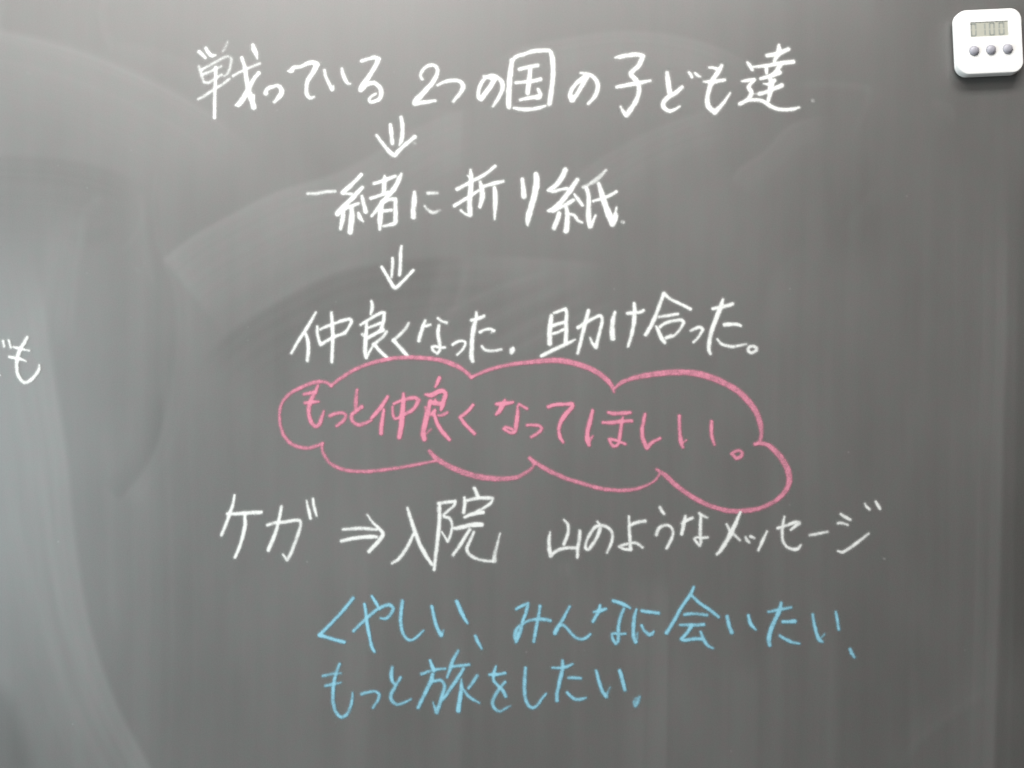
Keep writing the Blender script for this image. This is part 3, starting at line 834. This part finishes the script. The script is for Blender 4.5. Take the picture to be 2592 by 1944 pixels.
def chalk_mesh(strokes, y0, seed):
    """strokes: list of (points[x, y, w], strength). One thin raised deposit of chalk, thickest in mid-stroke."""
    allp = np.vstack([s[0] for s in strokes])
    wmax = allp[:, 2].max() + 9
    x0, yy0 = allp[:, :2].min(0) - wmax; x1, y1 = allp[:, :2].max(0) + wmax
    nx = int((x1 - x0) / GRID) + 2; ny = int((y1 - yy0) / GRID) + 2
    miss = np.ones((ny, nx))
    gx = x0 + np.arange(nx) * GRID; gy = yy0 + np.arange(ny) * GRID
    for j, (pts, k) in enumerate(strokes):
        Q = spline(pts, 3.0)
        one = np.zeros((ny, nx))
        n = len(Q)
        wv = 1 + 0.06 * noise1(max(3, n // 5), np.linspace(0, 1, n), seed * 31 + j)
        kv = k * (1 + 0.05 * noise1(max(2, n // 9), np.linspace(0, 1, n), seed * 57 + j))
        if n == 1: Q = np.vstack([Q, Q + [0.5, 0.5, 0]]); wv = np.ones(2); kv = np.full(2, k); n = 2
        soft = 3.3
        for i in range(n - 1):
            a = Q[i]; b = Q[i + 1]
            ra = a[2] * wv[i] / 2; rb = b[2] * wv[i+1] / 2; R = max(ra, rb) + 9
            ia = max(0, int((min(a[0], b[0]) - R - x0) / GRID)); ib = min(nx, int((max(a[0], b[0]) + R - x0) / GRID) + 2)
            ja = max(0, int((min(a[1], b[1]) - R - yy0) / GRID)); jb = min(ny, int((max(a[1], b[1]) + R - yy0) / GRID) + 2)
            if ib <= ia or jb <= ja: continue
            XX = gx[ia:ib][None, :]; YY = gy[ja:jb][:, None]
            dx = b[0] - a[0]; dy = b[1] - a[1]; l2 = dx*dx + dy*dy + 1e-9
            t = np.clip(((XX - a[0]) * dx + (YY - a[1]) * dy) / l2, 0, 1)
            d = np.hypot(XX - a[0] - t * dx, YY - a[1] - t * dy)
            r = ra + (rb - ra) * t
            v = smooth((r - d) / (2 * soft) + 0.50) * (kv[i] + (kv[i+1] - kv[i]) * t)
            v = np.maximum(v, 0.10 * kv[i] * smooth((r + 8 - d) / 8) ** 1.5)      # painted bloom: faint glow round the stroke, laid as thin cover
            one[ja:jb, ia:ib] = np.maximum(one[ja:jb, ia:ib], v)
        miss *= 1 - np.clip(one, 0, 1)
    cov = 1 - miss
    cell = np.maximum.reduce([cov[:-1, :-1], cov[1:, :-1], cov[:-1, 1:], cov[1:, 1:]]) > 0.012
    J, I = np.nonzero(cell)
    ids = J * nx + I
    F = np.stack([ids, ids + nx, ids + nx + 1, ids + 1], 1)
    used, inv = np.unique(F.ravel(), return_inverse=True)
    F = inv.reshape(-1, 4)
    cv = cov.ravel()[used]
    co = np.zeros((len(used), 3))
    co[:, 0] = bx(x0 + (used % nx) * GRID); co[:, 2] = bz(yy0 + (used // nx) * GRID)
    co[:, 1] = -(y0 + 0.00012 * cv)
    me = bpy.data.meshes.new('chalk')
    me.from_pydata(co.tolist(), [], F.tolist())
    at = me.attributes.new('cover', 'FLOAT', 'POINT')
    at.data.foreach_set('value', cv.astype(np.float32))
    me.polygons.foreach_set('use_smooth', [True] * len(F))
    me.update()
    return me

LINES = {
 'white_line_1': ('white', 'in the top line of white writing'),
 'white_arrow_1': ('white', 'under the top line'),
 'white_line_2': ('white', 'in the second line of white writing'),
 'white_arrow_2': ('white', 'under the second line'),
 'white_line_3': ('white', 'in the white line just above the pink cloud'),
 'pink_line': ('pink', 'inside the pink cloud'),
 'pink_cloud': ('pink', 'round the pink writing'),
 'white_line_4': ('white', 'in the white line under the left half of the pink cloud'),
 'white_line_5': ('white', 'in the smaller white line under the right half of the pink cloud'),
 'blue_line_1': ('blue', 'in the upper line of blue writing'),
 'blue_line_2': ('blue', 'in the lowest line of blue writing'),
 'white_edge_character': ('white', 'alone at the left edge of the board in view'),
}
NAMES = {'arrow': 'chalk_arrow', 'cloud_outline': 'chalk_cloud_outline', 'period': 'chalk_full_stop', 'comma': 'chalk_comma'}
def build_chalk():
    line = None; ox = oy = 0; sc = 1; items = []; cur = None
    for raw in STROKES.strip().splitlines():
        raw = raw.strip()
        if not raw: continue
        if raw[0] == '=': line = raw[1:].strip(); cur = None
        elif raw[0] == '@': ox, oy, sc = map(float, raw[1:].split(','))
        elif raw[0] == '#':
            ch = raw[1:].strip(); cur = (line, ch, []); items.append(cur)
        else:
            head, body = raw.split(':')
            w, _, k = head.partition('*'); w = float(w); k = float(k) if k else 1.0
            pts = []
            for tok in body.split():
                v = [float(q) for q in tok.split(',')]
                pts.append([ox + v[0] / sc, oy + v[1] / sc, (v[2] if len(v) > 2 else w) / sc])
            cur[2].append((np.array(pts), k))
    order = list(LINES)
    for n, (ln, ch, strokes) in enumerate(items):
        colour, where = LINES[ln]
        ch = ch.rstrip('2') if len(ch) > 1 else ch
        name = NAMES.get(ch, 'chalk_character')
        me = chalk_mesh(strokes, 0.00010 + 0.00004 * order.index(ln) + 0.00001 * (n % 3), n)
        what = {'arrow': 'double-shafted arrow', 'cloud_outline': 'cloud outline', 'period': 'full stop', 'comma': 'comma'}.get(ch, 'character ' + ch)
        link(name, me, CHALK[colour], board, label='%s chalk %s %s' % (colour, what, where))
build_chalk()

# ------------------------------------------------------------------ kitchen timer
def rounded_outline(w, h, r, n=10):
    pts = []
    for cx, cz, a0 in ((w/2-r, h/2-r, 0), (-w/2+r, h/2-r, 90), (-w/2+r, -h/2+r, 180), (w/2-r, -h/2+r, 270)):
        for k in range(n + 1):
            a = math.radians(a0 + 90 * k / n)
            pts.append((cx + r * math.cos(a), cz + r * math.sin(a)))
    return pts

def loft(rings):
    """rings: list of (outline pts, depth towards the viewer); closes both ends"""
    bm = bmesh.new(); R = []
    for pts, d in rings:
        R.append([bm.verts.new((x, -d, z)) for x, z in pts])
    n = len(R[0])
    for a, b in zip(R[:-1], R[1:]):
        for i in range(n):
            bm.faces.new((a[i], b[i], b[(i+1) % n], a[(i+1) % n]))
    bm.faces.new(R[0]); bm.faces.new(R[-1][::-1])
    bmesh.ops.recalc_face_normals(bm, faces=bm.faces)
    return bm

def finish(bm, name, smooth_deg=40):
    me = bpy.data.meshes.new(name)
    bm.to_mesh(me); bm.free()
    me.polygons.foreach_set('use_smooth', [True] * len(me.polygons))
    try: me.set_sharp_from_angle(angle=math.radians(smooth_deg))
    except Exception: pass
    return me

def box_bm(bm, x0, x1, z0, z1, d0, d1):
    v = [bm.verts.new((x, -d, z)) for d in (d0, d1) for x, z in ((x0, z0), (x1, z0), (x1, z1), (x0, z1))]
    for f in ((0, 1, 2, 3), (7, 6, 5, 4), (0, 4, 5, 1), (1, 5, 6, 2), (2, 6, 7, 3), (3, 7, 4, 0)):
        bm.faces.new([v[i] for i in f])

def make_timer():
    M_case = plastic('white_plastic', (0.86, 0.86, 0.85), 0.38)
    M_lcd = plastic('lcd_glass', (0.50, 0.50, 0.43), 0.25)
    M_seg = plastic('lcd_segment', (0.34, 0.36, 0.33), 0.4)
    M_btn = plastic('grey_button', (0.36, 0.355, 0.40), 0.42, 0.0, 0.5)
    M_mag = plastic('dark_magnet', (0.05, 0.05, 0.05), 0.6)
    t = bpy.data.objects.new('kitchen_timer', None)
    C.objects.link(t)
    t.location = (bx(2500)*0.984+0.0036, -0.0006, bz(102)*0.985-0.0001)
    t.rotation_euler = (0, -math.radians(2.7), 0)
    t['label'] = 'white plastic digital timer with three grey buttons stuck to the blackboard at top right'
    t['category'] = 'timer'
    w, h, r = 0.0600, 0.0592, 0.0105
    D = 0.0098
    rings = [(rounded_outline(w - 0.004, h - 0.004, r - 0.002), 0.0012),
             (rounded_outline(w - 0.0015, h - 0.0015, r - 0.0007), 0.0018),
             (rounded_outline(w, h, r), 0.0032),
             (rounded_outline(w, h, r), 0.0048),
             (rounded_outline(w - 0.0006, h - 0.0006, r - 0.0003), 0.0050),
             (rounded_outline(w - 0.0006, h - 0.0006, r - 0.0003), 0.0053),
             (rounded_outline(w, h, r), 0.0055),
             (rounded_outline(w - 0.0002, h - 0.0002, r), D - 0.0022),
             (rounded_outline(w - 0.0009, h - 0.0009, r - 0.0004), D - 0.0012),
             (rounded_outline(w - 0.0020, h - 0.0020, r - 0.0009), D - 0.0004),
             (rounded_outline(w - 0.0038, h - 0.0038, r - 0.0018), D)]
    case = link('case', finish(loft(rings), 'case', 50), M_case, t)
    # window and button holes cut in the shell's face
    cut = bmesh.new()
    sx, sz, sw, sh = -0.00015, 0.01105, 0.0340, 0.0131
    def cutter(name, bm):
        o = link(name, finish(bm, name), None); return o
    cut.free()
    c1 = bmesh.new(); box_bm(c1, sx - sw/2, sx + sw/2, sz - sh/2, sz + sh/2, D - 0.0012, D + 0.002)
    bmesh.ops.recalc_face_normals(c1, faces=c1.faces)
    cutters = [cutter('cut', c1)]
    bpos = [(-0.01475, -0.0080), (0.00040, -0.0079), (0.01550, -0.0078)]
    def disc(r, n=40): return [(r * math.cos(2*math.pi*k/n), r * math.sin(2*math.pi*k/n)) for k in range(n)]
    for x, z in bpos:
        bm = loft([([(x+a, z+b) for a, b in disc(0.00455)], D - 0.0014), ([(x+a, z+b) for a, b in disc(0.00455)], D + 0.002)])
        cutters.append(cutter('cut', bm))
    for c in cutters:
        c.parent = t
        md = case.modifiers.new('b', 'BOOLEAN'); md.operation = 'DIFFERENCE'; md.object = c; md.solver = 'EXACT'
    bpy.context.view_layer.update()
    dg = bpy.context.evaluated_depsgraph_get()
    me2 = bpy.data.meshes.new_from_object(case.evaluated_get(dg))
    case.modifiers.clear(); case.data = me2
    me2.polygons.foreach_set('use_smooth', [True] * len(me2.polygons)); me2.set_sharp_from_angle(angle=math.radians(28))
    wn = case.modifiers.new('n', 'WEIGHTED_NORMAL'); wn.keep_sharp = True
    for c in cutters: bpy.data.objects.remove(c)
    # screen
    bm = bmesh.new(); box_bm(bm, sx - sw/2 + 0.0001, sx + sw/2 - 0.0001, sz - sh/2 + 0.0001, sz + sh/2 - 0.0001, D - 0.0012, D - 0.0005)
    bmesh.ops.recalc_face_normals(bm, faces=bm.faces)
    scr = link('screen', finish(bm, 'screen'), M_lcd, t)
    # seven-segment digits
    def digit(cx, segs, label):
        bm = bmesh.new(); W_, H_, T_ = 0.0054, 0.0119, 0.00135
        z0 = sz
        R = {'a': (-W_/2+T_*.6, W_/2-T_*.6, H_/2-T_, H_/2), 'g': (-W_/2+T_*.6, W_/2-T_*.6, -T_/2, T_/2), 'd': (-W_/2+T_*.6, W_/2-T_*.6, -H_/2, -H_/2+T_),
             'f': (-W_/2, -W_/2+T_, T_*.4, H_/2-T_*.5), 'b': (W_/2-T_, W_/2, T_*.4, H_/2-T_*.5),
             'e': (-W_/2, -W_/2+T_, -H_/2+T_*.5, -T_*.4), 'c': (W_/2-T_, W_/2, -H_/2+T_*.5, -T_*.4)}
        for s in segs:
            x0, x1, za, zb = R[s]
            box_bm(bm, cx + x0, cx + x1, z0 + za, z0 + zb, D - 0.00046, D - 0.00040)
        bmesh.ops.recalc_face_normals(bm, faces=bm.faces)
        link('digit', finish(bm, 'digit'), M_seg, scr, label=label)
    u = 0.00036 / 6.9125 / 1.016
    digit((787 - 1022 - 41) * u - 0.0001, 'abcdef', 'leftmost digit, a zero')
    digit((945 - 1022 - 41) * u + 0.0000, 'bc', 'digit one')
    digit((1102 - 1022 - 41) * u + 0.0003, 'abcdef', 'zero right of the digit one')
    digit((1268 - 1022 - 41) * u + 0.0004, 'abcdef', 'rightmost digit, a zero')
    # domed buttons
    for x, z in bpos:
        rings = [([(x+a, z+b) for a, b in disc(0.00432)], D - 0.0013), ([(x+a, z+b) for a, b in disc(0.00432)], D + 0.0001)]
        for k in range(1, 8):
            a = math.radians(90 * k / 8.2)
            rings.append(([(x+p, z+q) for p, q in disc(0.00432 * math.cos(a))], D + 0.0001 + 0.0026 * math.sin(a)))
        link('button', finish(loft(rings), 'button', 60), M_btn, t)
    # round magnet between the case and the board
    rings = [(disc(0.010), 0.0), (disc(0.010), 0.0013)]
    link('magnet', finish(loft(rings), 'magnet'), M_mag, t)
make_timer()
